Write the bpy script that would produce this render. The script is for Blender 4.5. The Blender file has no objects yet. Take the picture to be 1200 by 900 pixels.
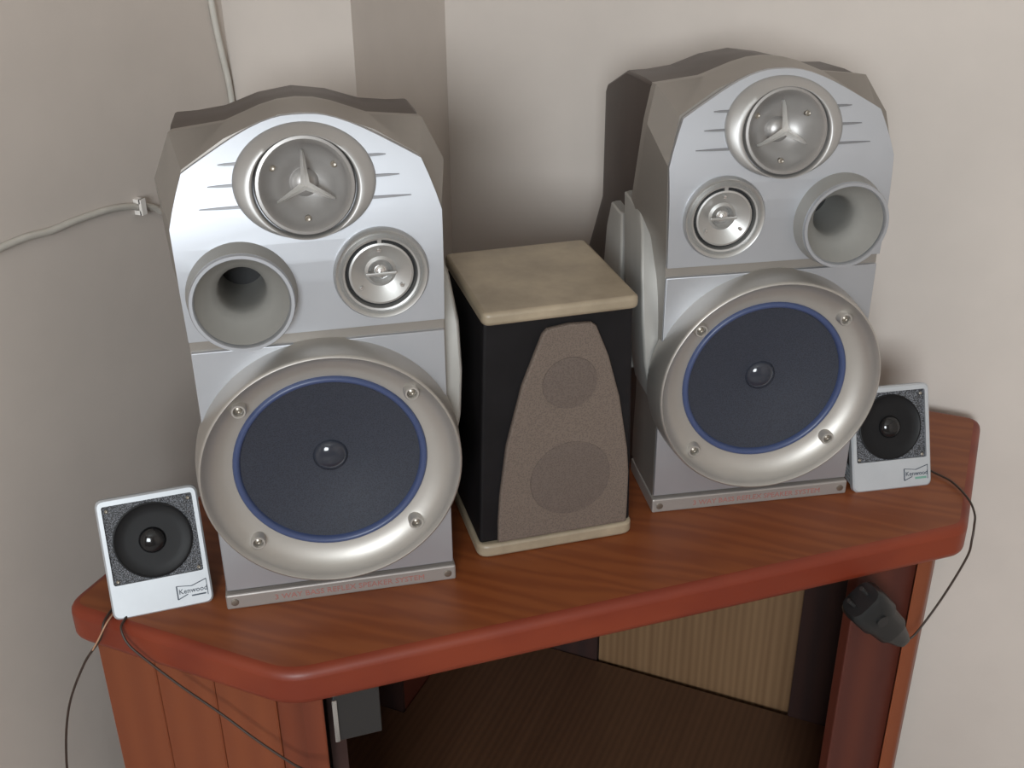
import bpy, bmesh, math, random
from mathutils import Vector, Matrix
random.seed(4)
scene = bpy.context.scene
S = 0.62            # metres per fitted unit (camera height above the cabinet top)
Z0 = 0.75           # height of the cabinet top above the floor
PI = math.pi

# ------------------------------------------------------------------ camera
def cam_axes(yaw, pitch, roll):
    cy, sy, cp, sp = math.cos(yaw), math.sin(yaw), math.cos(pitch), math.sin(pitch)
    fwd = Vector((-sy*cp, cy*cp, -sp)); right = Vector((cy, sy, 0)); up = right.cross(fwd)
    cr, sr = math.cos(roll), math.sin(roll)
    return right*cr + up*sr, up*cr - right*sr, fwd
r_, u_, f_ = cam_axes(.4085, .4797, -.0082)
cam_data = bpy.data.cameras.new('camera')
cam_data.sensor_width = 36.0
cam_data.lens = 1338.4/1200*36
cam_data.clip_start = 0.01
cam = bpy.data.objects.new('camera', cam_data)
scene.collection.objects.link(cam)
m = Matrix((r_, u_, -f_)).transposed().to_4x4()
m.translation = Vector((0, 0, S + Z0))
cam.matrix_world = m
scene.camera = cam

# ------------------------------------------------------------------ world, light, exposure
world = bpy.data.worlds.new('world'); scene.world = world
world.use_nodes = True
bg = world.node_tree.nodes['Background']
bg.inputs[0].default_value = (0.95, 0.98, 1.0, 1)
bg.inputs[1].default_value = 0.8
def area(name, loc, target, sx, sy, power, col):
    d = bpy.data.lights.new(name, 'AREA'); d.shape = 'RECTANGLE'; d.size = sx; d.size_y = sy
    d.energy = power; d.color = col
    o = bpy.data.objects.new(name, d); scene.collection.objects.link(o)
    o.location = loc
    o.rotation_euler = (Vector(target) - Vector(loc)).to_track_quat('-Z', 'Y').to_euler()
    return o
WX0, WX1, WZ0, WZ1, YB, XR, HC = .10, 1.15, 1.25, 2.25, -2.2, 2.5, 2.8     # window opening in the wall behind the camera; room size
area('window_daylight', ((WX0+WX1)/2, YB-.02, (WZ0+WZ1)/2), ((WX0+WX1)/2, 0, (WZ0+WZ1)/2), WX1-WX0-.1, WZ1-WZ0-.1, 84, (0.90, 0.965, 1.0))
vs = scene.view_settings
vs.view_transform = 'Standard'; vs.look = 'None'; vs.gamma = 1; vs.use_curve_mapping = False
vs.exposure = -0.20

# ------------------------------------------------------------------ helpers
COL = scene.collection
def finish(name, bm, mat, parent=None, smooth=35, bevel=0, segs=2, loc=None):
    bmesh.ops.recalc_face_normals(bm, faces=bm.faces)
    me = bpy.data.meshes.new(name); bm.to_mesh(me); bm.free()
    if mat: me.materials.append(mat)
    if smooth:
        me.polygons.foreach_set('use_smooth', [True]*len(me.polygons))
        try: me.set_sharp_from_angle(angle=math.radians(smooth))
        except Exception: pass
    o = bpy.data.objects.new(name, me); COL.objects.link(o)
    if parent: o.parent = parent
    if loc: o.location = loc
    if bevel:
        md = o.modifiers.new('bevel', 'BEVEL'); md.width = bevel; md.segments = segs
        md.limit_method = 'ANGLE'; md.angle_limit = math.radians(40); md.harden_normals = False
    return o
def thing(name, label, cat, loc, rotz=0, group=None):
    o = bpy.data.objects.new(name, None); COL.objects.link(o)
    o.location = loc; o.rotation_euler = (0, 0, rotz); o.empty_display_size = .05
    o['label'] = label; o['category'] = cat
    if group: o['group'] = group
    return o
def tag(o, label, cat, group=None):
    o['label'] = label; o['category'] = cat
    if group: o['group'] = group
    return o
def struct(o): o['kind'] = 'structure'; return o
def bm_box(bm, x0, x1, y0, y1, z0, z1):
    v = [bm.verts.new(p) for p in ((x0,y0,z0),(x1,y0,z0),(x1,y1,z0),(x0,y1,z0),(x0,y0,z1),(x1,y0,z1),(x1,y1,z1),(x0,y1,z1))]
    for f in ((0,3,2,1),(4,5,6,7),(0,1,5,4),(1,2,6,5),(2,3,7,6),(3,0,4,7)): bm.faces.new([v[i] for i in f])
    return v
def box(*a): bm = bmesh.new(); bm_box(bm, *a); return bm
def loft(bm, rings, closed=True, cap0=False, cap1=False):
    vr = [[bm.verts.new(p) for p in r] for r in rings]
    n = len(vr[0])
    for a, b in zip(vr, vr[1:]):
        for i in range(n if closed else n-1):
            j = (i+1) % n
            bm.faces.new((a[i], a[j], b[j], b[i]))
    if cap0: bm.faces.new(vr[0])
    if cap1: bm.faces.new(vr[-1])
    return vr
def lathe(profile, seg=48, c=(0,0,0), sx=1.0, sz=1.0, cap0=False, cap1=False):
    """profile of (radius, y); axis along y; -y faces the front"""
    bm = bmesh.new(); rings = []; tip = None
    for r, y in profile:
        if r <= 1e-6:
            tip = (c[0], c[1]+y, c[2]); continue
        rings.append([(c[0]+r*sx*math.cos(2*PI*i/seg), c[1]+y, c[2]+r*sz*math.sin(2*PI*i/seg)) for i in range(seg)])
    vr = loft(bm, rings, True, cap0, cap1 and tip is None)
    if tip:
        t = bm.verts.new(tip); last = vr[-1]
        for i in range(seg): bm.faces.new((last[i], last[(i+1) % seg], t))
    return bm
def tube(bm, pts, rad, seg=8, caps=True):
    P = [Vector(p) for p in pts]; rings = []; up = Vector((0,0,1)); prev = None
    for i, p in enumerate(P):
        t = (P[min(i+1, len(P)-1)] - P[max(i-1, 0)]).normalized()
        if prev is None:
            a = t.cross(up) if abs(t.dot(up)) < .95 else t.cross(Vector((1,0,0)))
        else: a = prev - t*prev.dot(t)
        a.normalize(); prev = a; b = t.cross(a)
        rings.append([p + (a*math.cos(2*PI*k/seg) + b*math.sin(2*PI*k/seg))*rad for k in range(seg)])
    loft(bm, rings, True, caps, caps); return bm
def smooth_path(pts, n=8):
    P = [Vector(p) for p in pts]; out = []
    for i in range(len(P)-1):
        p0 = P[max(i-1,0)]; p1 = P[i]; p2 = P[i+1]; p3 = P[min(i+2, len(P)-1)]
        for k in range(n):
            t = k/n
            out.append(.5*((2*p1) + (p2-p0)*t + (2*p0-5*p1+4*p2-p3)*t*t + (3*p1-p0-3*p2+p3)*t**3))
    out.append(P[-1]); return out
def prism(poly, y0, y1):
    """polygon of (x, z) extruded along y"""
    bm = bmesh.new()
    loft(bm, [[(x, y0, z) for x, z in poly], [(x, y1, z) for x, z in poly]], True, True, True)
    return bm
def text_obj(name, body, size, mat, parent, loc, rot=(PI/2,0,0), depth=.0002, width=None, align='LEFT'):
    cu = bpy.data.curves.new(name, 'FONT'); cu.body = body; cu.size = size; cu.extrude = depth
    cu.resolution_u = 2; cu.align_x = align
    t = bpy.data.objects.new(name+'_tmp', cu); COL.objects.link(t)
    dg = bpy.context.evaluated_depsgraph_get()
    me = bpy.data.meshes.new_from_object(t.evaluated_get(dg)); me.name = name
    bpy.data.objects.remove(t); bpy.data.curves.remove(cu)
    me.materials.clear(); me.materials.append(mat)
    o = bpy.data.objects.new(name, me); COL.objects.link(o)
    o.parent = parent; o.location = loc; o.rotation_euler = rot
    if width:
        xs = [v.co.x for v in me.vertices]; k = width/(max(xs)-min(xs)); o.scale = (k, 1, 1)
    return o

# ------------------------------------------------------------------ materials
def mat(name, col, rough=.5, metal=0., spec=.5, noise=None, bump=None, coat=0., grad=None):
    """noise: (scale, amount, detail[, colour2]) colour mottling; bump: (scale, strength)"""
    mt = bpy.data.materials.new(name); mt.use_nodes = True
    nt = mt.node_tree; b = nt.nodes['Principled BSDF']
    b.inputs['Base Color'].default_value = (*col, 1); b.inputs['Roughness'].default_value = rough
    b.inputs['Metallic'].default_value = metal; b.inputs['Specular IOR Level'].default_value = spec
    b.inputs['Coat Weight'].default_value = coat; b.inputs['Coat Roughness'].default_value = .2
    tc = nt.nodes.new('ShaderNodeTexCoord')
    if noise:
        n = nt.nodes.new('ShaderNodeTexNoise'); n.inputs['Scale'].default_value = noise[0]
        n.inputs['Detail'].default_value = noise[2]; n.inputs['Roughness'].default_value = .62
        nt.links.new(tc.outputs['Object'], n.inputs['Vector'])
        cr = nt.nodes.new('ShaderNodeValToRGB'); a = noise[1]
        c2 = noise[3] if len(noise) > 3 else tuple(c*(1-a) for c in col)
        cr.color_ramp.elements[0].position = .32; cr.color_ramp.elements[1].position = .68
        cr.color_ramp.elements[0].color = (*c2, 1)
        cr.color_ramp.elements[1].color = (*(min(1, c*(1+a*.6)) for c in col), 1)
        nt.links.new(n.outputs['Fac'], cr.inputs['Fac']); nt.links.new(cr.outputs['Color'], b.inputs['Base Color'])
    if bump:
        n2 = nt.nodes.new('ShaderNodeTexNoise'); n2.inputs['Scale'].default_value = bump[0]; n2.inputs['Detail'].default_value = 3
        nt.links.new(tc.outputs['Object'], n2.inputs['Vector'])
        bp = nt.nodes.new('ShaderNodeBump'); bp.inputs['Strength'].default_value = bump[1]; bp.inputs['Distance'].default_value = .002
        nt.links.new(n2.outputs['Fac'], bp.inputs['Height']); nt.links.new(bp.outputs['Normal'], b.inputs['Normal'])
    return mt
def wood(name, c1, c2, rough, axis_rot=(0,0,0), scale=(1,1,1), wave=6., dist=6., coat=.0, fine=.35, bands='Y'):
    mt = bpy.data.materials.new(name); mt.use_nodes = True
    nt = mt.node_tree; b = nt.nodes['Principled BSDF']; L = nt.links.new
    tc = nt.nodes.new('ShaderNodeTexCoord'); mp = nt.nodes.new('ShaderNodeMapping')
    mp.inputs['Rotation'].default_value = axis_rot; mp.inputs['Scale'].default_value = scale
    L(tc.outputs['Object'], mp.inputs['Vector'])
    w = nt.nodes.new('ShaderNodeTexWave'); w.wave_type = 'BANDS'; w.bands_direction = bands
    w.inputs['Scale'].default_value = wave; w.inputs['Distortion'].default_value = dist
    w.inputs['Detail'].default_value = 3; w.inputs['Detail Scale'].default_value = 1.2
    n = nt.nodes.new('ShaderNodeTexNoise'); n.inputs['Scale'].default_value = 5; n.inputs['Detail'].default_value = 6
    L(mp.outputs['Vector'], w.inputs['Vector']); L(mp.outputs['Vector'], n.inputs['Vector'])
    mx = nt.nodes.new('ShaderNodeMix'); mx.inputs[0].default_value = fine
    L(w.outputs['Fac'], mx.inputs[2]); L(n.outputs['Fac'], mx.inputs[3])
    cr = nt.nodes.new('ShaderNodeValToRGB')
    cr.color_ramp.elements[0].position = .15; cr.color_ramp.elements[1].position = .85
    cr.color_ramp.elements[0].color = (*c1, 1); cr.color_ramp.elements[1].color = (*c2, 1)
    L(mx.outputs[0], cr.inputs['Fac']); L(cr.outputs['Color'], b.inputs['Base Color'])
    b.inputs['Roughness'].default_value = rough; b.inputs['Coat Weight'].default_value = coat; b.inputs['Coat Roughness'].default_value = .25
    return mt
def mesh_cloth(name, col, col2, scale, rough, bumpk=.4):
    """perforated / woven speaker cloth"""
    mt = bpy.data.materials.new(name); mt.use_nodes = True
    nt = mt.node_tree; b = nt.nodes['Principled BSDF']; L = nt.links.new
    tc = nt.nodes.new('ShaderNodeTexCoord'); v = nt.nodes.new('ShaderNodeTexVoronoi'); v.inputs['Scale'].default_value = scale
    L(tc.outputs['Object'], v.inputs['Vector'])
    cr = nt.nodes.new('ShaderNodeValToRGB'); cr.color_ramp.elements[0].position = .15; cr.color_ramp.elements[1].position = .6
    cr.color_ramp.elements[0].color = (*col2, 1); cr.color_ramp.elements[1].color = (*col, 1)
    L(v.outputs['Distance'], cr.inputs['Fac']); L(cr.outputs['Color'], b.inputs['Base Color'])
    bp = nt.nodes.new('ShaderNodeBump'); bp.inputs['Strength'].default_value = bumpk; bp.inputs['Distance'].default_value = .001
    L(v.outputs['Distance'], bp.inputs['Height']); L(bp.outputs['Normal'], b.inputs['Normal'])
    b.inputs['Roughness'].default_value = rough
    return mt

M = {}
M['wall'] = mat('wall_paint', (.62,.555,.505), .85, noise=(3.2,.07,5), bump=(9,.25))
M['column'] = mat('column_paint', (.47,.40,.345), .85, noise=(3,.1,5), bump=(9,.25))
M['ceiling'] = mat('ceiling_paint', (.7,.68,.64), .9)
M['floor'] = mat('floor_tile', (.38,.34,.31), .6, noise=(4,.15,4))
M['top'] = wood('cabinet_top_wood', (.185,.043,.010), (.245,.066,.016), .48, (0,0,-.72), (.16,1,1), 22, 11, .04, .45)
M['lip'] = wood('edge_wood', (.165,.020,.005), (.205,.030,.008), .46, (0,0,-.72), (.8,1,2), 7, 5, .05)
M['side'] = wood('side_wood', (.180,.039,.010), (.200,.046,.012), .55, (0,0,0), (1,1,.08), 11, 2.5, .1, bands='X')
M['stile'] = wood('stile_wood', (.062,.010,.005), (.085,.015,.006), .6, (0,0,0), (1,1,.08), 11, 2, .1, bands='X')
M['post'] = wood('post_wood', (.12,.022,.007), (.16,.032,.010), .55, (0,0,0), (1,1,.08), 11, 2, bands='X')
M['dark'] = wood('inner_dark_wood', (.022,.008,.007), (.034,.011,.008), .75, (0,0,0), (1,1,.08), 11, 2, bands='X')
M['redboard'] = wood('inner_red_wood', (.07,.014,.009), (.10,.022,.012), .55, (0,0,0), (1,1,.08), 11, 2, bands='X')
M['ply'] = wood('pale_veneer', (.155,.082,.038), (.26,.155,.078), .6, (0,0,0), (11,1,.5), 3, 4, 0, .72, bands='X')
M['shelf'] = wood('shelf_wood', (.075,.036,.020), (.125,.062,.034), .35, (0,0,0), (11,.5,1), 3, 4, .1, .72, bands='X')
M['silver'] = mat('silver_plate', (.50,.515,.55), .49, .85, noise=(9,.04,3))
M['silver2'] = mat('satin_silver', (.52,.515,.505), .36, .8, noise=(12,.05,3))
M['grey'] = mat('grey_plastic', (.31,.285,.26), .42, .5, noise=(8,.06,4))
M['fin'] = mat('fin_plastic', (.40,.39,.37), .42, .4, noise=(8,.06,4))
M['sill'] = mat('sill_plastic', (.36,.33,.31), .4, .4, noise=(8,.06,4))
M['ring'] = mat('woofer_ring', (.50,.475,.445), .46, .75, noise=(7,.07,4))
M['collar'] = mat('collar_plastic', (.46,.45,.44), .46, .7, noise=(9,.05,3))
M['port'] = mat('port_plastic', (.33,.32,.30), .5, .3, noise=(9,.05,3))
M['body'] = mat('brown_vinyl', (.048,.033,.028), .42, noise=(14,.2,5))
M['groove'] = mat('black_gap', (.008,.008,.009), .6)
M['slit'] = mat('slit_plastic', (.22,.22,.23), .45, .5)
M['blue'] = mat('blue_surround', (.045,.066,.155), .38, 0, .6)
M['cone'] = mesh_cloth('woofer_mesh', (.032,.037,.053), (.016,.019,.029), 900, .40, .12)
M['dust'] = mat('dust_cap', (.028,.032,.045), .12, 0, .6)
M['guard'] = mat('guard_silver', (.74,.73,.71), .38, .6)
M['horn'] = mat('horn_plastic', (.36,.345,.335), .40, .65, noise=(9,.05,3))
M['screw'] = mat('screw_metal', (.30,.27,.23), .35, .8)
M['chrome'] = mat('chrome', (.72,.72,.72), .16, .95)
M['print'] = mat('red_print', (.36,.15,.13), .6)
M['black'] = mat('black_gloss', (.010,.010,.011), .28)
M['cbody'] = mat('black_vinyl', (.008,.007,.008), .6, 0, .22, noise=(20,.3,4))
M['cplate'] = mat('beige_plastic', (.34,.275,.195), .42, noise=(16,.28,7))
M['cgrille'] = mesh_cloth('grille_cloth', (.150,.113,.092), (.100,.075,.060), 700, .75, .3)
M['cdriver'] = mesh_cloth('driver_cloth', (.122,.092,.077), (.084,.062,.051), 700, .75, .3)
M['white'] = mat('silver_white_plastic', (.52,.545,.575), .48, .5, noise=(20,.05,4))
M['sgrille'] = mesh_cloth('small_grille', (.025,.026,.03), (.20,.21,.24), 900, .35, .5)
M['scone'] = mat('black_cone', (.006,.006,.007), .5, 0, .25)
M['sdome'] = mat('black_dome', (.010,.010,.011), .10, 0, .5)
M['house'] = mat('dark_housing', (.022,.022,.024), .45)
M['logo'] = mat('logo_ink', (.05,.065,.09), .5)
M['teal'] = mat('teal_ink', (.16,.32,.26), .5)
M['wire'] = mat('brown_wire', (.035,.020,.014), .45)
M['copper'] = mat('pale_wire', (.42,.24,.15), .4)
M['cable'] = mat('white_cable', (.56,.53,.48), .5, noise=(30,.1,3))
M['clip'] = mat('white_clip', (.78,.74,.70), .4)
M['plug'] = mat('plug_black', (.010,.011,.012), .4)
M['hinge'] = mat('hinge_metal', (.04,.038,.038), .4, .4)

# ------------------------------------------------------------------ setting
XL, YR = -1.25*S, 2.00*S            # inner faces of the left and right wall
XC, YC = -.997*S, 1.66*S              # boxed column standing in the corner
struct(finish('wall_left', box(XL-.12, XL, YB-.12, YR+.12, 0, HC), M['wall'], smooth=0))
struct(finish('wall_right', box(XL, XR, YR, YR+.12, 0, HC), M['wall'], smooth=0))
struct(finish('wall_side', box(XR, XR+.12, YB-.12, YR+.12, 0, HC), M['wall'], smooth=0))
bm = bmesh.new()
for b_ in ((XL,WX0,0,HC),(WX1,XR,0,HC),(WX0,WX1,0,WZ0),(WX0,WX1,WZ1,HC)): bm_box(bm, b_[0], b_[1], YB-.12, YB, b_[2], b_[3])
struct(finish('wall_back', bm, M['wall'], smooth=0))
struct(finish('ceiling', box(XL-.12, XR+.12, YB-.12, YR+.12, HC, HC+.05), M['ceiling'], smooth=0))
bm = bmesh.new(); xm = (WX0+WX1)/2
for b_ in ((WX0,WX0+.05,WZ0,WZ1),(WX1-.05,WX1,WZ0,WZ1),(xm-.025,xm+.025,WZ0,WZ1),(WX0,WX1,WZ0,WZ0+.05),(WX0,WX1,WZ1-.05,WZ1)): bm_box(bm, b_[0], b_[1], YB-.09, YB-.05, b_[2], b_[3])
struct(finish('window_1', bm, M['white'], smooth=0))
struct(finish('trim_1', box(XL, XC, YC, YR, 0, HC), M['wall'], smooth=0))
struct(finish('floor', box(XL-.12, XR+.12, YB-.12, YR+.12, -.05, 0), M['floor'], smooth=0))

# ------------------------------------------------------------------ corner cabinet
A = Vector((-.7112*S, .9115*S)); B = Vector((.064*S, 1.5955*S)); sd = .3692*S
Cc = Vector((A.x-sd, A.y)); D = Vector((B.x, B.y+sd)); E = Vector((A.x-sd, B.y+sd))
TH = .0573*S
cab = thing('corner_cabinet', 'orange-red wooden corner cabinet with thick rounded top and open front', 'cabinet', (A.x, A.y, 0))
O2 = Vector((A.x, A.y))
def rel(p): return p - O2
bm = bmesh.new()
NX, NY = XC+.012, YC-.012            # the back corner is cut out around the column
poly = [rel(p) for p in (A, B, D, Vector((NX, E.y)), Vector((NX, NY)), Vector((E.x, NY)), Cc)]
# soften the two outer corners of the slab in plan
def round_poly(poly, radii, n=5):
    out = []
    for i, p in enumerate(poly):
        r = radii[i]
        if r == 0: out.append(p); continue
        a = (poly[i-1]-p).normalized(); b = (poly[(i+1) % len(poly)]-p).normalized()
        p0 = p+a*r; p2 = p+b*r
        for k in range(n+1):
            t = k/n; out.append(p0*(1-t)**2 + p*2*t*(1-t) + p2*t*t)
    return out
rp = round_poly(poly, (.022, .012, .018, 0, 0, 0, .022))
loft(bm, [[(p.x, p.y, Z0-TH) for p in rp], [(p.x, p.y, Z0) for p in rp]], True, True, True)
top = finish('top', bm, M['top'], cab, smooth=50, bevel=.008, segs=4)
top.data.materials.append(M['lip'])
for p in top.data.polygons:
    if abs(p.normal.z) < .5: p.material_index = 1
md = top.modifiers['bevel']; md.material = 1
dAB = (B-A).normalized(); nAB = Vector((-dAB.y, dAB.x)); LAB = (B-A).length
def front_box(u0, u1, i0, i1, z0, z1):
    """box between u0..u1 along the front edge, i0..i1 behind it"""
    bm = bmesh.new(); q = []
    for u, i in ((u0,i0),(u1,i0),(u1,i1),(u0,i1)): q.append(rel(A + dAB*(u*S) + nAB*(i*S)))
    loft(bm, [[(p.x,p.y,z0) for p in q], [(p.x,p.y,z1) for p in q]], True, True, True); return bm
zb, zt = .0, Z0-TH-.0005
ins = .022*S
# left side: three vertical boards and the front post
xs0, xs1 = Cc.x+.028*S - A.x, -.040*S
nb = 3
for k in range(nb):
    a = xs0 + (xs1-xs0)*k/nb; b = xs0 + (xs1-xs0)*(k+1)/nb
    finish('side_board', box(a+.0004, b-.0004, ins, ins+.018, zb, zt), M['side'], cab, smooth=0, bevel=.0012, segs=1)
bm = bmesh.new()
q = [Vector((-.039*S, ins)), Vector((.002, ins)), rel(A+dAB*(.044*S)+nAB*(.012*S)), rel(A+dAB*(.044*S)+nAB*(.06*S)), Vector((-.040*S, ins+.03))]
loft(bm, [[(p.x,p.y,zb) for p in q], [(p.x,p.y,zt) for p in q]], True, True, True)
finish('front_post', bm, M['post'], cab, smooth=0, bevel=.002)
# right side: wide stile set back, side board with its front edge showing
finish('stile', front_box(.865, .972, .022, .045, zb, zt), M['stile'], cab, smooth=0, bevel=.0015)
bm = bmesh.new()
q = [rel(A+dAB*(.963*S)+nAB*(.012*S)), rel(A+dAB*(.994*S)+nAB*(.014*S)), rel(Vector((B.x-.030*S, D.y-.02*S))), rel(Vector((B.x-.062*S, D.y-.02*S)))]
loft(bm, [[(p.x,p.y,zb) for p in q], [(p.x,p.y,zt) for p in q]], True, True, True)
finish('side_panel', bm, M['side'], cab, smooth=0, bevel=.003)
# inside: back panels, dark board, shelf, bottom
yb = D.y - .012*S - A.y
finish('back_panel', box(-.63*S-A.x, -.197*S-A.x, yb-.006, yb, zb+.04, zt), M['ply'], cab, smooth=0)['label'] = 'pale veneer back panel inside the cabinet'
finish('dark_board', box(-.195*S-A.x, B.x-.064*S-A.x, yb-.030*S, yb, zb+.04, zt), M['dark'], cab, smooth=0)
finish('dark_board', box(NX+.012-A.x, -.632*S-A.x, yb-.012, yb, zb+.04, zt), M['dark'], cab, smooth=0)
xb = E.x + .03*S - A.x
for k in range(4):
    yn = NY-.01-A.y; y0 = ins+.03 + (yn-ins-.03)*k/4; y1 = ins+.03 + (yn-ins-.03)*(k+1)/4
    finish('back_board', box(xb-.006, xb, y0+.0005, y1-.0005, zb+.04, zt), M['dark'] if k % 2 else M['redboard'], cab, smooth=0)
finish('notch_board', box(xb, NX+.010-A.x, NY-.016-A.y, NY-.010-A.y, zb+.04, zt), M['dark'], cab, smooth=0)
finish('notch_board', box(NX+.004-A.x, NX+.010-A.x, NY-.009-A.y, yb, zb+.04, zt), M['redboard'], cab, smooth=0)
zs = Z0 - .765*S
sq = [rel(A+dAB*(.06*S)+nAB*(.07*S)), rel(A+dAB*(.86*S)+nAB*(.07*S)), Vector((B.x-.07*S-A.x, yb-.033*S)), Vector((NX+.012-A.x, yb-.013)), Vector((NX+.012-A.x, NY-.018-A.y)), Vector((xb, NY-.018-A.y)), Vector((xb, ins+.03))]
bm = bmesh.new(); loft(bm, [[(p.x,p.y,zs-.018) for p in sq], [(p.x,p.y,zs) for p in sq]], True, True, True)
finish('shelf', bm, M['shelf'], cab, smooth=0)
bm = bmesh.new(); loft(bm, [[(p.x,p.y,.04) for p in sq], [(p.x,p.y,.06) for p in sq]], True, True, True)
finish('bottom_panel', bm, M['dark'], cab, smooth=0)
# inner upright on the left and the hinge plate of the door
finish('inner_upright', front_box(.052, .074, .05, .30, zb+.06, zt), M['dark'], cab, smooth=0)
hg = finish('hinge_plate', front_box(.058, .122, .030, .036, zt-.062, zt-.006), M['hinge'], cab, smooth=0, bevel=.001)
finish('hinge_pin', front_box(.056, .063, .025, .031, zt-.060, zt-.014), M['chrome'], hg, smooth=0, bevel=.0008)

# ------------------------------------------------------------------ big stereo speakers
W = .315*S
def P3(u, t, z): return (u*W, t*W, z*W)
FR = [(0,.150,2.112),(.07,.148,2.108),(.14,.142,2.090),(.28,.130,2.035),(.445,.106,1.935),(.510,.022,1.740),(.505,.010,1.50),(.5,.004,1.27),(.5,.004,.70),(.5,.004,.078)]
BR = [(0,.300,2.132),(.07,.302,2.126),(.14,.310,2.106),(.28,.332,2.048),(.490,.344,2.022),(.555,.229,1.878),(.552,.38,1.47),(.525,.37,1.22),(.505,.35,.70),(.503,.33,.078)]
def surf_t(z):
    pts = [(0,.004),(1.27,.004),(1.5,.010),(1.74,.022),(1.935,.106),(2.035,.130),(2.112,.150)]
    for (a,ta),(b,tb) in zip(pts, pts[1:]):
        if z <= b: return ta+(tb-ta)*(z-a)/(b-a)
    return pts[-1][1]
def half_to_full(h): return [(-u,t,z) for u,t,z in reversed(h)] + ([h[0]] if h[0][0] == 0 else []) + [] if False else None
def baffle_bm():
    bm = bmesh.new()
    ro = .016
    F = {}; Bk = {}; Kk = {}
    for s in (-1, 1):
        F[s] = [bm.verts.new(P3(s*u, t+ro, z)) for u,t,z in FR[1:]]
        Bk[s] = [bm.verts.new(P3(s*u, t, z)) for u,t,z in BR[1:]]
        Kk[s] = [bm.verts.new(P3(s*u*.985, t+.09, z-.012 if i < 4 else z)) for i, (u,t,z) in enumerate(BR[1:])]
    f0 = bm.verts.new(P3(FR[0][0], FR[0][1]+ro, FR[0][2])); b0 = bm.verts.new(P3(*BR[0])); k0 = bm.verts.new(P3(0, BR[0][1]+.09, BR[0][2]-.012))
    n = len(FR)-1
    bm.faces.new((f0, F[1][0], F[-1][0]))
    for i in range(n-1): bm.faces.new((F[-1][i], F[1][i], F[1][i+1], F[-1][i+1]))
    for s in (-1, 1):
        bm.faces.new((f0, F[s][0], Bk[s][0], b0)); bm.faces.new((b0, Bk[s][0], Kk[s][0], k0))
        for i in range(n-1):
            bm.faces.new((F[s][i], F[s][i+1], Bk[s][i+1], Bk[s][i])); bm.faces.new((Bk[s][i], Bk[s][i+1], Kk[s][i+1], Kk[s][i]))
    bm.faces.new((F[-1][-1], F[1][-1], Bk[1][-1], Bk[-1][-1])); bm.faces.new((Bk[-1][-1], Bk[1][-1], Kk[1][-1], Kk[-1][-1]))
    bm.faces.new((k0, Kk[1][0], Kk[-1][0]))
    for i in range(n-1): bm.faces.new((Kk[-1][i], Kk[1][i], Kk[1][i+1], Kk[-1][i+1]))
    return bm
def plate_bm(rows, th=.02):
    """silver plate over rows of (half width, t, z) from top to bottom"""
    bm = bmesh.new(); fr = []; bk = []
    for u,t,z in rows:
        fr.append((bm.verts.new(P3(-u,t,z)), bm.verts.new(P3(u,t,z)))); bk.append((bm.verts.new(P3(-u,t+th,z)), bm.verts.new(P3(u,t+th,z))))
    for i in range(len(rows)-1):
        for L, fl in ((fr,0),(bk,1)): bm.faces.new((L[i][0],L[i][1],L[i+1][1],L[i+1][0]))
        for k in (0,1): bm.faces.new((fr[i][k],fr[i+1][k],bk[i+1][k],bk[i][k]))
    for i in (0,-1): bm.faces.new((fr[i][0],fr[i][1],bk[i][1],bk[i][0]))
    return bm
def body_bm(si):
    bm = bmesh.new(); rings = []
    def ring(t, sh, ap, wt, wl):
        prof = [(0,ap),(.14,ap-.24*(ap-sh)),(.28,sh+.20*(ap-sh)),(.40,sh+.03*(ap-sh)),(wt,sh),(wt,1.20),(wl,.88),(wl,.45),(wl*.96,0)]
        full = [(u*si,z) for u,z in prof] + [(-min(u,wt+.004)*si,z) for u,z in reversed(prof[1:])]
        return [P3(u,t,z) for u,z in full]
    rings = [ring(.36,2.010,2.118,.488,.495), ring(.55,2.005,2.10,.494,.530), ring(.83,1.980,2.066,.494,.560), ring(1.20,1.835,1.905,.492,.565), ring(1.32,1.775,1.835,.470,.55)]
    loft(bm, rings, True, True, True); return bm
def fin_bm(s, path, th, wd):
    """curved slab hugging the side; path of (t_front, t_back, z, u_out)"""
    bm = bmesh.new(); rings = []
    for tf, tb, z, uo in path:
        rings.append([P3(s*.47,tf,z), P3(s*uo*.985,tf,z), P3(s*uo,tf+.035,z), P3(s*uo,tb-.02,z), P3(s*(uo-.03),tb,z), P3(s*.47,tb,z)])
    loft(bm, rings, True, True, True); return bm
def cut(objs, cutters):
    cs = []
    for bm in cutters: cs.append(finish('cutter_tmp', bm, None, objs[0].parent, smooth=0))
    for o in objs:
        for c in cs:
            md = o.modifiers.new('hole', 'BOOLEAN'); md.operation = 'DIFFERENCE'; md.object = c; md.solver = 'EXACT'
        bv = [q for q in o.modifiers if q.type == 'BEVEL']
        par = [(q.width, q.segments) for q in bv]
        for q in bv: o.modifiers.remove(q)
        bpy.context.view_layer.update()
        dg = bpy.context.evaluated_depsgraph_get()
        me = bpy.data.meshes.new_from_object(o.evaluated_get(dg)); me.name = o.name
        o.modifiers.clear(); o.data = me
        me.polygons.foreach_set('use_smooth', [o.name.startswith('upper_plate')]*len(me.polygons)); me.set_sharp_from_angle(angle=math.radians(20))
        for w_, sg in par:
            q = o.modifiers.new('bevel', 'BEVEL'); q.width = w_; q.segments = sg; q.limit_method = 'ANGLE'; q.angle_limit = math.radians(40)
    for c in cs: bpy.data.objects.remove(c)
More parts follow.
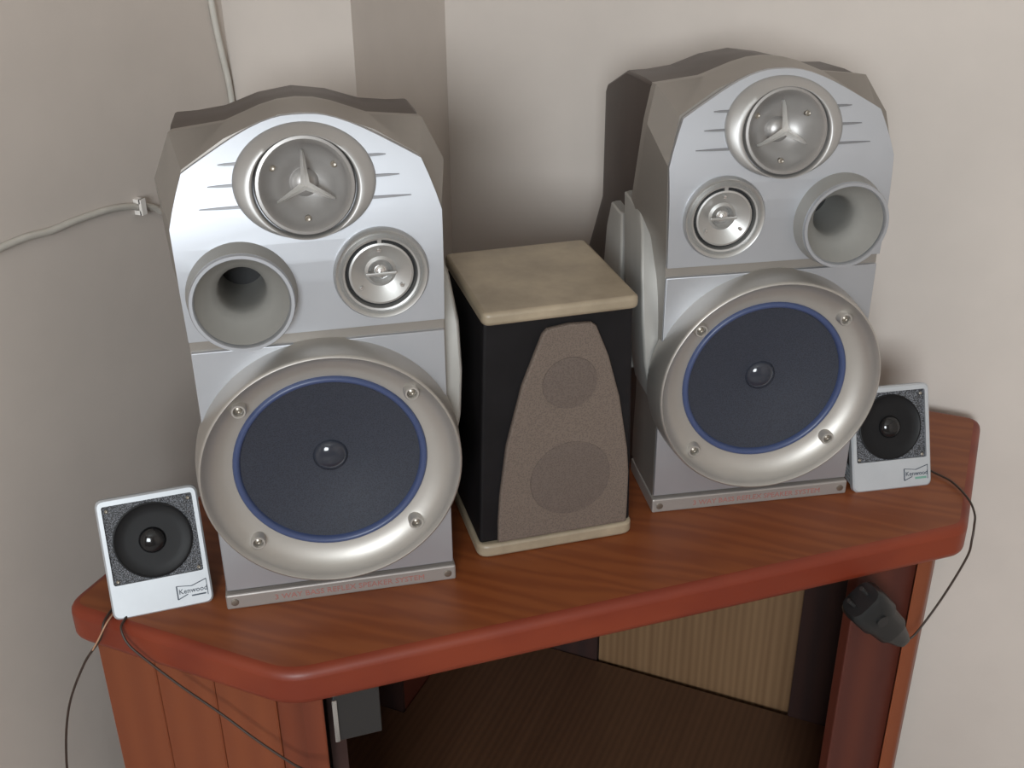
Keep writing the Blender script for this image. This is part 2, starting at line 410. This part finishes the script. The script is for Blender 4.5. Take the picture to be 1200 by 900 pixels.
def make_speaker(label, loc, rot, sgn, group):
    """sgn = -1: port on the left and midrange on the right (mirrored for +1)"""
    r = thing('stereo_speaker', label, 'speaker', loc, rot, group)
    finish('cabinet_body', body_bm(-sgn), M['body'], r, smooth=25, bevel=.0025)
    baf = finish('front_baffle', baffle_bm(), M['grey'], r, smooth=22, bevel=.0018)
    rows = []
    for k in range(9):   # smooth arch at the top of the plate
        u = .07+.21*k/8
    def tp(z):      # plate depth, a smooth backward curve near the top
        return .004 if z < 1.5 else (z-1.5)**2*.395 + .004 if z < 1.84 else .0497+(z-1.84)*.2686+(z-1.84)**2*.30
    arch = [(.025,2.112),(.06,2.110),(.10,2.103),(.14,2.092),(.19,2.073),(.24,2.050),(.29,2.024),(.34,1.996),(.40,1.962),(.445,1.935),(.470,1.870),(.492,1.805),(.510,1.742),(.508,1.66),(.506,1.58),(.505,1.50),(.500,1.290)]
    upl = finish('upper_plate', plate_bm([(u,tp(z)-.010,z) for u,z in arch], .022), M['silver'], r, smooth=12, bevel=.0012)
    lpl = finish('lower_plate', plate_bm([(.499,.004,1.238),(.499,.004,.088)]), M['silver'], r, smooth=12, bevel=.0007)
    def cyl(c, rad, y0, y1): return lathe([(rad*W, y0*W), (rad*W, y1*W)], 56, c, cap0=True, cap1=True)
    cuts = lambda: [cyl((0,0,.700*W), .45, -.3, .12), cyl((sgn*.277*W,0,1.468*W), .199, -.3, .335), cyl((-sgn*.258*W,0,1.510*W), .150, -.3, .10), cyl((0,0,1.872*W), .189, -.3, .22)]
    k_ = cuts()
    cut([baf], k_[:1]); 
    cut([baf, upl], k_[1:]); cut([lpl], cuts()[:1])
    sill = finish('sill', box(-.507*W, .507*W, -.012*W, .40*W, .0, .076*W), M['sill'], r, smooth=0, bevel=.0015)
    t = text_obj('lettering', '3 WAY BASS REFLEX SPEAKER SYSTEM', .0075, M['print'], sill, (-.30*W, -.0125*W, .024*W), width=.66*W)
    t['label'] = 'red printed lettering'
    for s in (-1, 1):
        finish('sill_screw', lathe([(.017*W,.004*W),(.017*W,-.004*W),(.010*W,-.006*W),(.0,-.004*W)], 14, (s*.47*W,-.012*W,.038*W)), M['screw'], sill)
    # tweeter: oval collar, horn dish, three-armed guard
    zc, tc = 1.880, .03
    bm = bmesh.new(); seg = 64; rings = []
    for k, (ru, rz, mix, tt) in enumerate(((.268,.209,0,.010),(.266,.207,0,-.004),(.262,.205,.03,-.012),(.248,.201,.22,-.022),(.226,.195,.6,-.034),(.207,.191,.95,-.042),(.199,.188,1,-.040),(.195,.186,1,-.030),(.192,.184,1,-.005))):
        rg = []
        for i in range(seg):
            a = 2*PI*i/seg; u = ru*math.cos(a); z = zc-.012*mix + rz*math.sin(a)
            base = tp(z)-.010; ring_t = .056+.035*math.sin(a)
            rg.append(P3(u, base*(1-mix)+ring_t*mix+tt*1.2, z))
        rings.append(rg)
    loft(bm, rings, True)
    finish('tweeter_collar', bm, M['collar'], r, smooth=60)
    c = (0, .030*W, 1.872*W)
    def lean(bm): bmesh.ops.rotate(bm, cent=c, matrix=Matrix.Rotation(-.17, 3, 'X'), verts=bm.verts); return bm
    tw = finish('tweeter_horn', lean(lathe([(x*W,y*W) for x,y in ((.190,.03),(.188,-.004),(.183,-.016),(.172,-.018),(.164,-.010),(.156,.010),(.12,.055),(.085,.078),(.055,.088),(.052,.080),(.035,.066),(.0,.060))], 56, c)), M['horn'], r, smooth=45)
    bm = bmesh.new()
    for k, ln in ((90,.128),(210,.125),(330,.125)):
        a = math.radians(k); d = Vector((math.cos(a), 0, math.sin(a))); n = Vector((-math.sin(a), 0, math.cos(a)))
        rg = []
        for f, w_, y in ((0,.018,-.016),(.35,.013,-.008),(.8,.008,.006),(1,.004,.026)):
            p = d*(ln*f)
            rg.append([tuple(Vector(c)+W*(p+n*w_+Vector((0,y+.012,0)))), tuple(Vector(c)+W*(p+Vector((0,y-.010,0)))), tuple(Vector(c)+W*(p-n*w_+Vector((0,y+.012,0)))), tuple(Vector(c)+W*(p+Vector((0,y+.045,0))))])
        loft(bm, rg, True, True, True)
    finish('tweeter_guard', lean(bm), M['guard'], tw, smooth=0)
    for k in (150, 30, 270):
        a = math.radians(k)
        finish('screw', lean(lathe([(.013*W,.02*W),(.013*W,-.004*W),(.008*W,-.007*W),(0,-.004*W)], 12, (c[0]+.132*W*math.cos(a), c[1]+.036*W, c[2]+.132*W*math.sin(a)))), M['screw'], tw)
    # pointed slits either side of the collar
    for s in (-1, 1):
        for u0, u1, z in ((.262,.310,1.958),(.276,.355,1.884),(.266,.394,1.806)):
            ts = surf_t(z)
            bm = bmesh.new()
            pr = [(u0-.02, .0048), (u0+.5*(u1-u0), .0036), (u1, .0010)]
            rg = [[P3(s*u, tp(z+h)-.016, z+h), P3(s*u, tp(z-h)-.016, z-h*1.1), P3(s*u, surf_t(z-h)+.01, z-h*1.1), P3(s*u, surf_t(z+h)+.01, z+h)] for u, h in pr]
            loft(bm, rg, True, True, True)
            finish('slit', bm, M['slit'], r, smooth=0)
    # midrange
    c = (-sgn*.258*W, -.004*W, 1.510*W)
    md_ = finish('midrange_bezel', lathe([(x*W,y*W) for x,y in ((.186,.01),(.186,-.012),(.178,-.026),(.168,-.020),(.160,-.006),(.156,-.010),(.150,-.020),(.142,-.018),(.137,.0),(.137,.02))], 56, c), M['silver2'], r, smooth=40)
    finish('gap_ring', lathe([(x*W,y*W) for x,y in ((.138,.004),(.122,.004))], 48, c), M['groove'], md_)
    br = bmesh.new(); bm_box(br, c[0]-.008*W, c[0]+.008*W, c[1]-.010*W, c[1]+.004*W, c[2]+.118*W, c[2]+.140*W)
    finish('bridge', br, M['silver2'], md_, smooth=0)
    cn = finish('midrange_cone', lathe([(x*W,y*W) for x,y in ((.126,.01),(.126,-.010),(.118,-.012),(.09,.006),(.062,.020),(.056,.016),(.050,.012),(.047,.020),(.040,.034))], 48, c), M['silver2'], md_, smooth=40)
    finish('dome', lathe([(x*W,y*W) for x,y in ((.040,.034),(.036,.030),(.028,.012),(.015,.002),(0,-.001))], 32, c), M['chrome'], cn, smooth=60)
    bb = box(c[0]-.060*W, c[0]+.060*W, c[1]-.008*W, c[1]+.004*W, c[2]-.009*W, c[2]+.003*W)
    finish('crossbar', bb, M['silver2'], cn, smooth=0, bevel=.0006)
    for k in (92, 215, 325):
        a = math.radians(k)
        finish('screw', lathe([(.008*W,.012*W),(.008*W,-.010*W),(0,-.012*W)], 10, (c[0]+.096*W*math.cos(a), c[1], c[2]+.096*W*math.sin(a))), M['chrome'], cn)
    # bass port
    c = (sgn*.277*W, 0, 1.468*W)
    finish('bass_port', lathe([(x*W,y*W) for x,y in ((.212,.01),(.210,-.01),(.203,-.05),(.199,-.082),(.178,-.082),(.172,-.070),(.150,-.030),(.122,.010),(.100,.036),(.092,.060),(.090,.10),(.090,.33))], 56, c), M['port'], r, smooth=50)
    finish('port_rim', lathe([(x*W,y*W) for x,y in ((.198,-.080),(.198,-.090),(.194,-.098),(.182,-.098),(.177,-.090),(.176,-.078))], 56, c), M['silver'], r, smooth=50)
    finish('port_hole', lathe([(x*W,y*W) for x,y in ((.091,.33),(0,.331))], 40, c), M['groove'], r)
    # woofer: flared ring, bosses, blue surround, mesh cone, dust cap
    c = (0, 0, .700*W)
    rg = finish('woofer_ring', lathe([(x*W,y*W) for x,y in ((.44,.05),(.548,.05),(.548,.0),(.542,-.06),(.536,-.115),(.532,-.125),(.526,-.128),(.521,-.122),(.514,-.105),(.497,-.072),(.468,-.048),(.43,-.034),(.400,-.030),(.393,.05))], 96, c), M['ring'], r, smooth=50)
    for u, z in ((-.345,.305),(.345,.305),(-.335,-.325),(.335,-.325)):
        cc = (u*W, 0, c[2]+z*W)
        bs = finish('screw_boss', lathe([(x*W,y*W) for x,y in ((.034,-.01),(.032,-.074),(.028,-.080),(.022,-.080),(.019,-.074),(.019,-.060),(0,-.060))], 20, cc), M['ring'], rg, smooth=40)
        finish('screw', lathe([(x*W,y*W) for x,y in ((.016,-.058),(.015,-.068),(.007,-.072),(0,-.067))], 12, cc), M['screw'], bs)
    finish('surround', lathe([(x*W,y*W) for x,y in ((.401,.04),(.401,-.034),(.395,-.043),(.386,-.046),(.377,-.041),(.371,-.028),(.368,.01))], 80, c), M['blue'], r, smooth=60)
    cn = finish('woofer_cone', lathe([(x*W,y*W) for x,y in ((.374,-.022),(.30,-.008),(.20,.010),(.085,.028),(0,.030))], 72, c), M['cone'], r, smooth=60)
    finish('dust_cap', lathe([(x*W,y*W) for x,y in ((.074,.030),(.070,.020),(.058,.010),(.040,.002),(.020,-.003),(0,-.0045))], 40, c), M['dust'], cn, smooth=70)
    # side fins
    for s in (-sgn,):
        a = finish('side_fin', fin_bm(s, [(.33,.62,1.455,.545),(.22,.53,1.37,.565),(.13,.43,1.20,.585),(.08,.37,1.0,.585),(.06,.34,.80,.570),(.06,.34,.60,.530)], .0, 0), M['fin'], r, smooth=30, bevel=.0015)
        finish('side_fin', fin_bm(s, [(.66,.86,1.325,.545),(.54,.82,1.22,.575),(.46,.77,1.05,.598),(.42,.72,.85,.592),(.40,.68,.60,.570)], .0, 0), M['fin'], r, smooth=30, bevel=.0015)
    return r
G = 'pair of three-way stereo speakers'
LP = (-.7320*S, 1.0892*S, Z0); RP = (-.2587*S, 1.5362*S, Z0)
make_speaker('large silver speaker on the left, bright plate, round port at its left', LP, .6186, -1, G)
make_speaker('large silver speaker on the right, dark brown side showing, round port at its right', RP, .5718, 1, G)

# ------------------------------------------------------------------ middle speaker
c0 = thing('bookshelf_speaker', 'black speaker with beige top and base standing between the two silver speakers', 'speaker', (-.4948*S, 1.3084*S, Z0), .6780)
w2, wt2, dp = .1205*S, .1098*S, .229*S
def slab_round(x, y0, y1, z0, z1, rr, zz=None):
    pts = round_poly([Vector((-x,y0)),Vector((x,y0)),Vector((x,y1)),Vector((-x,y1))], (rr,)*4, 5)
    bm = bmesh.new(); loft(bm, [[(p.x,p.y,z0) for p in pts],[(p.x,p.y,z1) for p in pts]], True, True, True); return bm
finish('base_plate', slab_round(w2, 0, dp+.012, 0, .0215*S, .012), M['cplate'], c0, smooth=40, bevel=.003, segs=3)
finish('top_plate', slab_round(wt2, -.010*S, .222*S, .376*S, .395*S, .008), M['cplate'], c0, smooth=40, bevel=.0035, segs=3)
bm = bmesh.new()
loft(bm, [[(-w2*.97,.008*S,.0215*S),(w2*.97,.008*S,.0215*S),(w2*.97,dp,.0215*S),(-w2*.97,dp,.0215*S)],
          [(-wt2*.965,.004*S,.376*S),(wt2*.965,.004*S,.376*S),(wt2*.965,.215*S,.376*S),(-wt2*.965,.215*S,.376*S)]], True, True, True)
finish('cabinet_body', bm, M['cbody'], c0, smooth=0, bevel=.003)
gp = [(-.0905,.0235),(-.0900,.060),(-.0870,.105),(-.0770,.185),(-.0545,.277),(-.0260,.352),(-.0190,.359),(.0120,.363),(.0440,.361),(.0510,.355),(.0700,.308),(.0890,.240),(.1050,.150),(.1085,.110),(.1090,.060),(.1085,.0235)]
bm = bmesh.new()
def ybody(z): return (.008-.004*(z-.0215)/.355)*S
loft(bm, [[(x*S, ybody(z)+.001, z*S) for x,z in gp], [(x*S, ybody(z)-.005, z*S) for x,z in gp]], True, True, True)
gr = finish('grille', bm, M['cgrille'], c0, smooth=0, bevel=.002, segs=2)
for nm, cx, cz, rr in (('woofer_disc', .018, .118, .061), ('tweeter_disc', .014, .274, .040)):
    yy = ybody(cz)-.005
    finish(nm, lathe([(rr*S*k, yy+y) for k,y in ((1.0,.0005),(.985,-.0008),(.90,-.0010),(.45,-.0012),(0,-.0012))], 48, (cx*S,0,cz*S)), M['cdriver'], gr, smooth=60)

# ------------------------------------------------------------------ two small desktop speakers (leaning back)
sw, sh, le = .1341*S, .1676*S, .3691
def small_speaker(label, loc, rot, group, teal):
    r = thing('desktop_speaker', label, 'speaker', loc, rot, group)
    # the face is built upright in its own frame, then tipped back about its lower front edge
    R = Matrix.Rotation(-le, 4, 'X')
    def tip(bm): bmesh.ops.transform(bm, matrix=R, verts=bm.verts); return bm
    def rr(x0, x1, z0, z1, rad, n=5):
        return round_poly([Vector((x0,z0)),Vector((x1,z0)),Vector((x1,z1)),Vector((x0,z1))], (rad,)*4, n)
    hw = sw/2; ft = .0075
    wx0, wx1, wz0, wz1 = -hw*.885, hw*.885, sh*.285, sh*.945      # opening for the grille
    bm = bmesh.new()
    o = rr(-hw, hw, 0, sh, .007); i = rr(wx0, wx1, wz0, wz1, .002)
    oi = rr(-hw+.0015, hw-.0015, .0015, sh-.0015, .006)
    V = lambda pts, y: [(p.x, y, p.y) for p in pts]
    loft(bm, [V(i, .0030), V(i, .0004), V(i, 0), V(oi, 0), V(o, .0015), V(o, ft), V(i, ft)], True)
    fr = finish('face_frame', tip(bm), M['white'], r, smooth=40)
    bm = bmesh.new(); gi = rr(wx0-.001, wx1+.001, wz0-.001, wz1+.001, .002)
    loft(bm, [V(gi, .0022), V(gi, .0050)], True, True, True)
    finish('grille', tip(bm), M['sgrille'], r, smooth=0)
    cz = sh*.605; cr = hw*.755
    bm = lathe([(cr*k, y) for k,y in ((1.04,.0030),(1.04,.0012),(1.0,.0008),(.96,.0016),(.70,.0020),(.46,.0021))], 48, (0,0,cz), cap1=True)
    cn = finish('cone', tip(bm), M['scone'], r, smooth=50)
    finish('dome', tip(lathe([(cr*k, y) for k,y in ((.36,.0020),(.34,-.0002),(.27,-.0022),(.15,-.0036),(0,-.0040))], 40, (-.0005,0,cz))), M['sdome'], cn, smooth=70)
    for sx, sz in ((-1,1),(1,1),(-1,-1),(1,-1)):
        finish('screw', tip(lathe([(.0016,.003),(.0016,.0015),(.0008,.0010),(0,.0013)], 10, (sx*hw*.80,0,cz+sz*sh*.295))), M['screw'], r)
    # wedge-shaped dark housing behind the face
    c_, s_ = math.cos(le), math.sin(le)
    def fp(x, y, z): return (x, y*c_+z*s_, -y*s_+z*c_)
    bm = bmesh.new()
    a = [fp(-hw*.97, ft, sh*.02), fp(hw*.97, ft, sh*.02), fp(hw*.97, ft, sh*.97), fp(-hw*.97, ft, sh*.97)]
    bk = sh*s_+.020
    b = [(-hw*.86, bk, .0), (hw*.86, bk, .0), (hw*.80, bk+.004, sh*c_*.82), (-hw*.80, bk+.004, sh*c_*.82)]
    a[0] = (a[0][0], a[0][1], 0.0); a[1] = (a[1][0], a[1][1], 0.0)
    loft(bm, [a, b], True, True, True)
    finish('rear_housing', bm, M['house'], r, smooth=0, bevel=.003, segs=2)
    for s in (-1, 1):
        for k in range(4):
            z = .006+.0042*k
            p = fp(s*hw, ft, z)
            finish('vent_rib', box(s*hw*.97-.0012, s*hw*.97+.0012, p[1]-.002, p[1]+.014, z-.0009, z+.0009), M['white'], r, smooth=0)
    # printed mark: a bow-tie outline with the maker's word across it
    lx0, lx1, lz = hw*.30, hw*.90, sh*.135
    def flat(name, poly, mt, y=-.00025):
        bm = bmesh.new()
        loft(bm, [[(x,y,z) for x,z in poly],[(x,y+.0004,z) for x,z in poly]], True, True, True)
        return finish(name, tip(bm), mt, fr, smooth=0)
    mid = (lx0+lx1)/2; hh = sh*.065
    lk = M['logo']
    def stroke(p, q, w):
        d = Vector((q[0]-p[0], q[1]-p[1])).normalized(); n = Vector((-d.y, d.x))*w/2
        return [(p[0]+n.x,p[1]+n.y),(q[0]+n.x,q[1]+n.y),(q[0]-n.x,q[1]-n.y),(p[0]-n.x,p[1]-n.y)]
    flat('emblem_stroke', stroke((lx0,lz-hh*.95),(lx0,lz+hh*.8),.0011), lk)
    flat('emblem_stroke', stroke((lx0,lz+hh*.8),(mid,lz+hh*.55),.0006), lk)
    flat('emblem_stroke', stroke((mid,lz+hh*.55),(lx1,lz+hh*1.15),.0008), lk)
    flat('emblem_stroke', stroke((lx0,lz-hh*.95),(mid-.004,lz-hh*.45),.0008), lk)
    flat('emblem_stroke', stroke((lx1,lz+hh*1.15),(lx1,lz-hh*.95),.0006), lk)
    p = Vector(fp(lx0+.0012, -.0003, lz-hh*.30))
    text_obj('wordmark', 'Kenwood', .0062, lk, fr, p, rot=(PI/2-le,0,0), width=lx1-lx0-.0018)
    flat('emblem_bar', stroke((mid-.001,lz-hh*.72),(lx1-.0015,lz-hh*.72),.0022 if teal else .0012), M['teal'] if teal else lk)
    return r
G2 = 'pair of small white-framed desktop speakers'
small_speaker('small white-framed speaker on the left corner of the cabinet, leaning back', (-.9383*S, .9583*S, Z0), .7281, G2, False)
small_speaker('small white-framed speaker on the right, half hidden behind the woofer ring', (-.0541*S, 1.6601*S, Z0), .5812, G2, True)

# ------------------------------------------------------------------ wires and cables
def SP(x, y, z): return (x*S, y*S, Z0+z*S)
def cord(name, pts, rad, mt, label, cat='cord', n=8):
    bm = tube(bmesh.new(), smooth_path(pts, n), rad, 8)
    o = finish(name, bm, mt, smooth=60); tag(o, label, cat); return o
cord('speaker_wire', [SP(-1.012,.960,.004), SP(-1.006,.935,.004), SP(-.998,.906,.003), SP(-1.001,.896,-.020), SP(-1.039,.893,-.075), SP(-1.088,.893,-.170), SP(-1.115,.890,-.271), SP(-1.122,.888,-.36), SP(-1.122,.888,-.60), SP(-1.10,.90,-1.20)], .0011, M['wire'],
     'thin dark wire dropping past the left end of the cabinet down the wall')
cord('speaker_wire', [SP(-.978,.930,.0022), SP(-.975,.918,.0022), SP(-.971,.907,-.002), SP(-.960,.902,-.018), SP(-.940,.902,-.034), SP(-.884,.903,-.066), SP(-.819,.904,-.096), SP(-.768,.904,-.122), SP(-.712,.903,-.143), SP(-.668,.900,-.150), SP(-.62,.90,-.20), SP(-.60,.92,-.35)], .0011, M['wire'],
     'thin dark wire slanting across the orange side board below the left desktop speaker')
cord('bare_wire', [SP(-1.004,.950,.006), SP(-.996,.925,.006), SP(-.992,.903,.003), SP(-.999,.892,-.016), SP(-1.012,.889,-.038)], .0007, M['copper'],
     'short pale coppery wire alongside the dark wire at the cabinet left corner')
wr = thing('power_cord', 'thin brown cord looping off the right end of the cabinet to a black plug', 'cord', SP(.011,1.535,-.187))
def sub(pts): return [Vector(SP(*p)) - Vector(SP(.011,1.535,-.187)) for p in pts]
finish('wire', tube(bmesh.new(), smooth_path(sub([(-.020,1.738,.012),(-.002,1.732,.005),(.030,1.712,.005),(.058,1.668,.006),(.070,1.620,.010),(.0715,1.590,.008),(.072,1.578,-.010),(.070,1.575,-.042),(.048,1.560,-.112),(.022,1.540,-.172),(.011,1.532,-.186),(.004,1.526,-.184)]), 8), .0011, 8), M['wire'], wr, smooth=60)
p0 = Vector(SP(.003,1.518,-.180)); p1 = Vector(SP(-.066,1.450,-.072)); ax = (p1-p0).normalized()
sx = ax.cross(Vector((nAB.x, nAB.y, 0))).normalized(); sy = ax.cross(sx)
o_ = Vector(SP(.011,1.535,-.187)); Lp = (p1-p0).length
bm = bmesh.new(); rg = []
for f, a, b in ((0,.006,.006),(.10,.009,.009),(.30,.013,.012),(.36,.016,.014),(.62,.0175,.014),(.66,.020,.015),(.95,.020,.015),(1,.017,.013)):
    rg.append([p0 + ax*(Lp*f) + sx*(a*math.copysign(abs(math.cos(t))**.6, math.cos(t))) + sy*(b*math.copysign(abs(math.sin(t))**.6, math.sin(t))) - o_ for t in [2*PI*k/20 for k in range(20)]])
loft(bm, rg, True, True, True)
pl = finish('plug', bm, M['plug'], wr, smooth=40)
for s in (-1, 1):
    q = p1 + sx*(s*.008) - o_
    finish('prong', tube(bmesh.new(), [q, q+ax*.011], .002, 10), M['hinge'], pl, smooth=60)
fr_ = p0 + ax*(Lp*.72) - o_
sgn_ = -1 if sy.dot(Vector((nAB.x, nAB.y, 0))) > 0 else 1
finish('label_rim', tube(bmesh.new(), [fr_+sy*sgn_*.013, fr_+sy*sgn_*.0165], .006, 14), M['hinge'], pl, smooth=40)
wl = XL + .0032
def wp(y, z): return (wl, y*S, Z0+z*S)
cc = thing('wall_cable', 'off-white cable pinned along the left wall beside the left silver speaker', 'cable', wp(1.09, .441))
def subw(pts, d=.0): return [Vector((wl+d, y*S, Z0+z*S)) - Vector(wp(1.09,.441)) for y, z in pts]
finish('sheath', tube(bmesh.new(), smooth_path(subw([(.60,.42),(.85,.443),(1.03,.442),(1.091,.441),(1.14,.440),(1.188,.434),(1.24,.433),(1.314,.427),(1.379,.411),(1.42,.392),(1.47,.34),(1.48,.20),(1.48,.06)]), 8), .0034, 10), M['cable'], cc, smooth=60)
bm = bmesh.new()
y_ = 1.376
bm_box(bm, wl-.003, wl+.0050, y_*S-.0035, y_*S+.0035, Z0+.4125*S+.0036, Z0+.4125*S+.0080)
bm_box(bm, wl-.003, wl+.0050, y_*S-.0035, y_*S+.0035, Z0+.4125*S-.0080, Z0+.4125*S-.0036)
bm_box(bm, wl+.0036, wl+.0066, y_*S-.0035, y_*S+.0035, Z0+.4125*S-.0080, Z0+.4125*S+.0080)
tag(finish('cable_clip', bm, M['clip'], smooth=0), 'small white plastic clip holding the cable to the left wall', 'clip')
cord('wall_cable', [(wl, 1.60*S, Z0+1.2*S), (wl, 1.612*S, Z0+.95*S), (wl, 1.625*S, Z0+.700*S), (wl, 1.637*S, Z0+.607*S), (wl, 1.648*S, Z0+.538*S), (wl, 1.650*S, Z0+.40*S), (wl, 1.64*S, Z0+.02*S)], .0034, M['cable'],
     'off-white cable running down the wall behind the left silver speaker', 'cable')
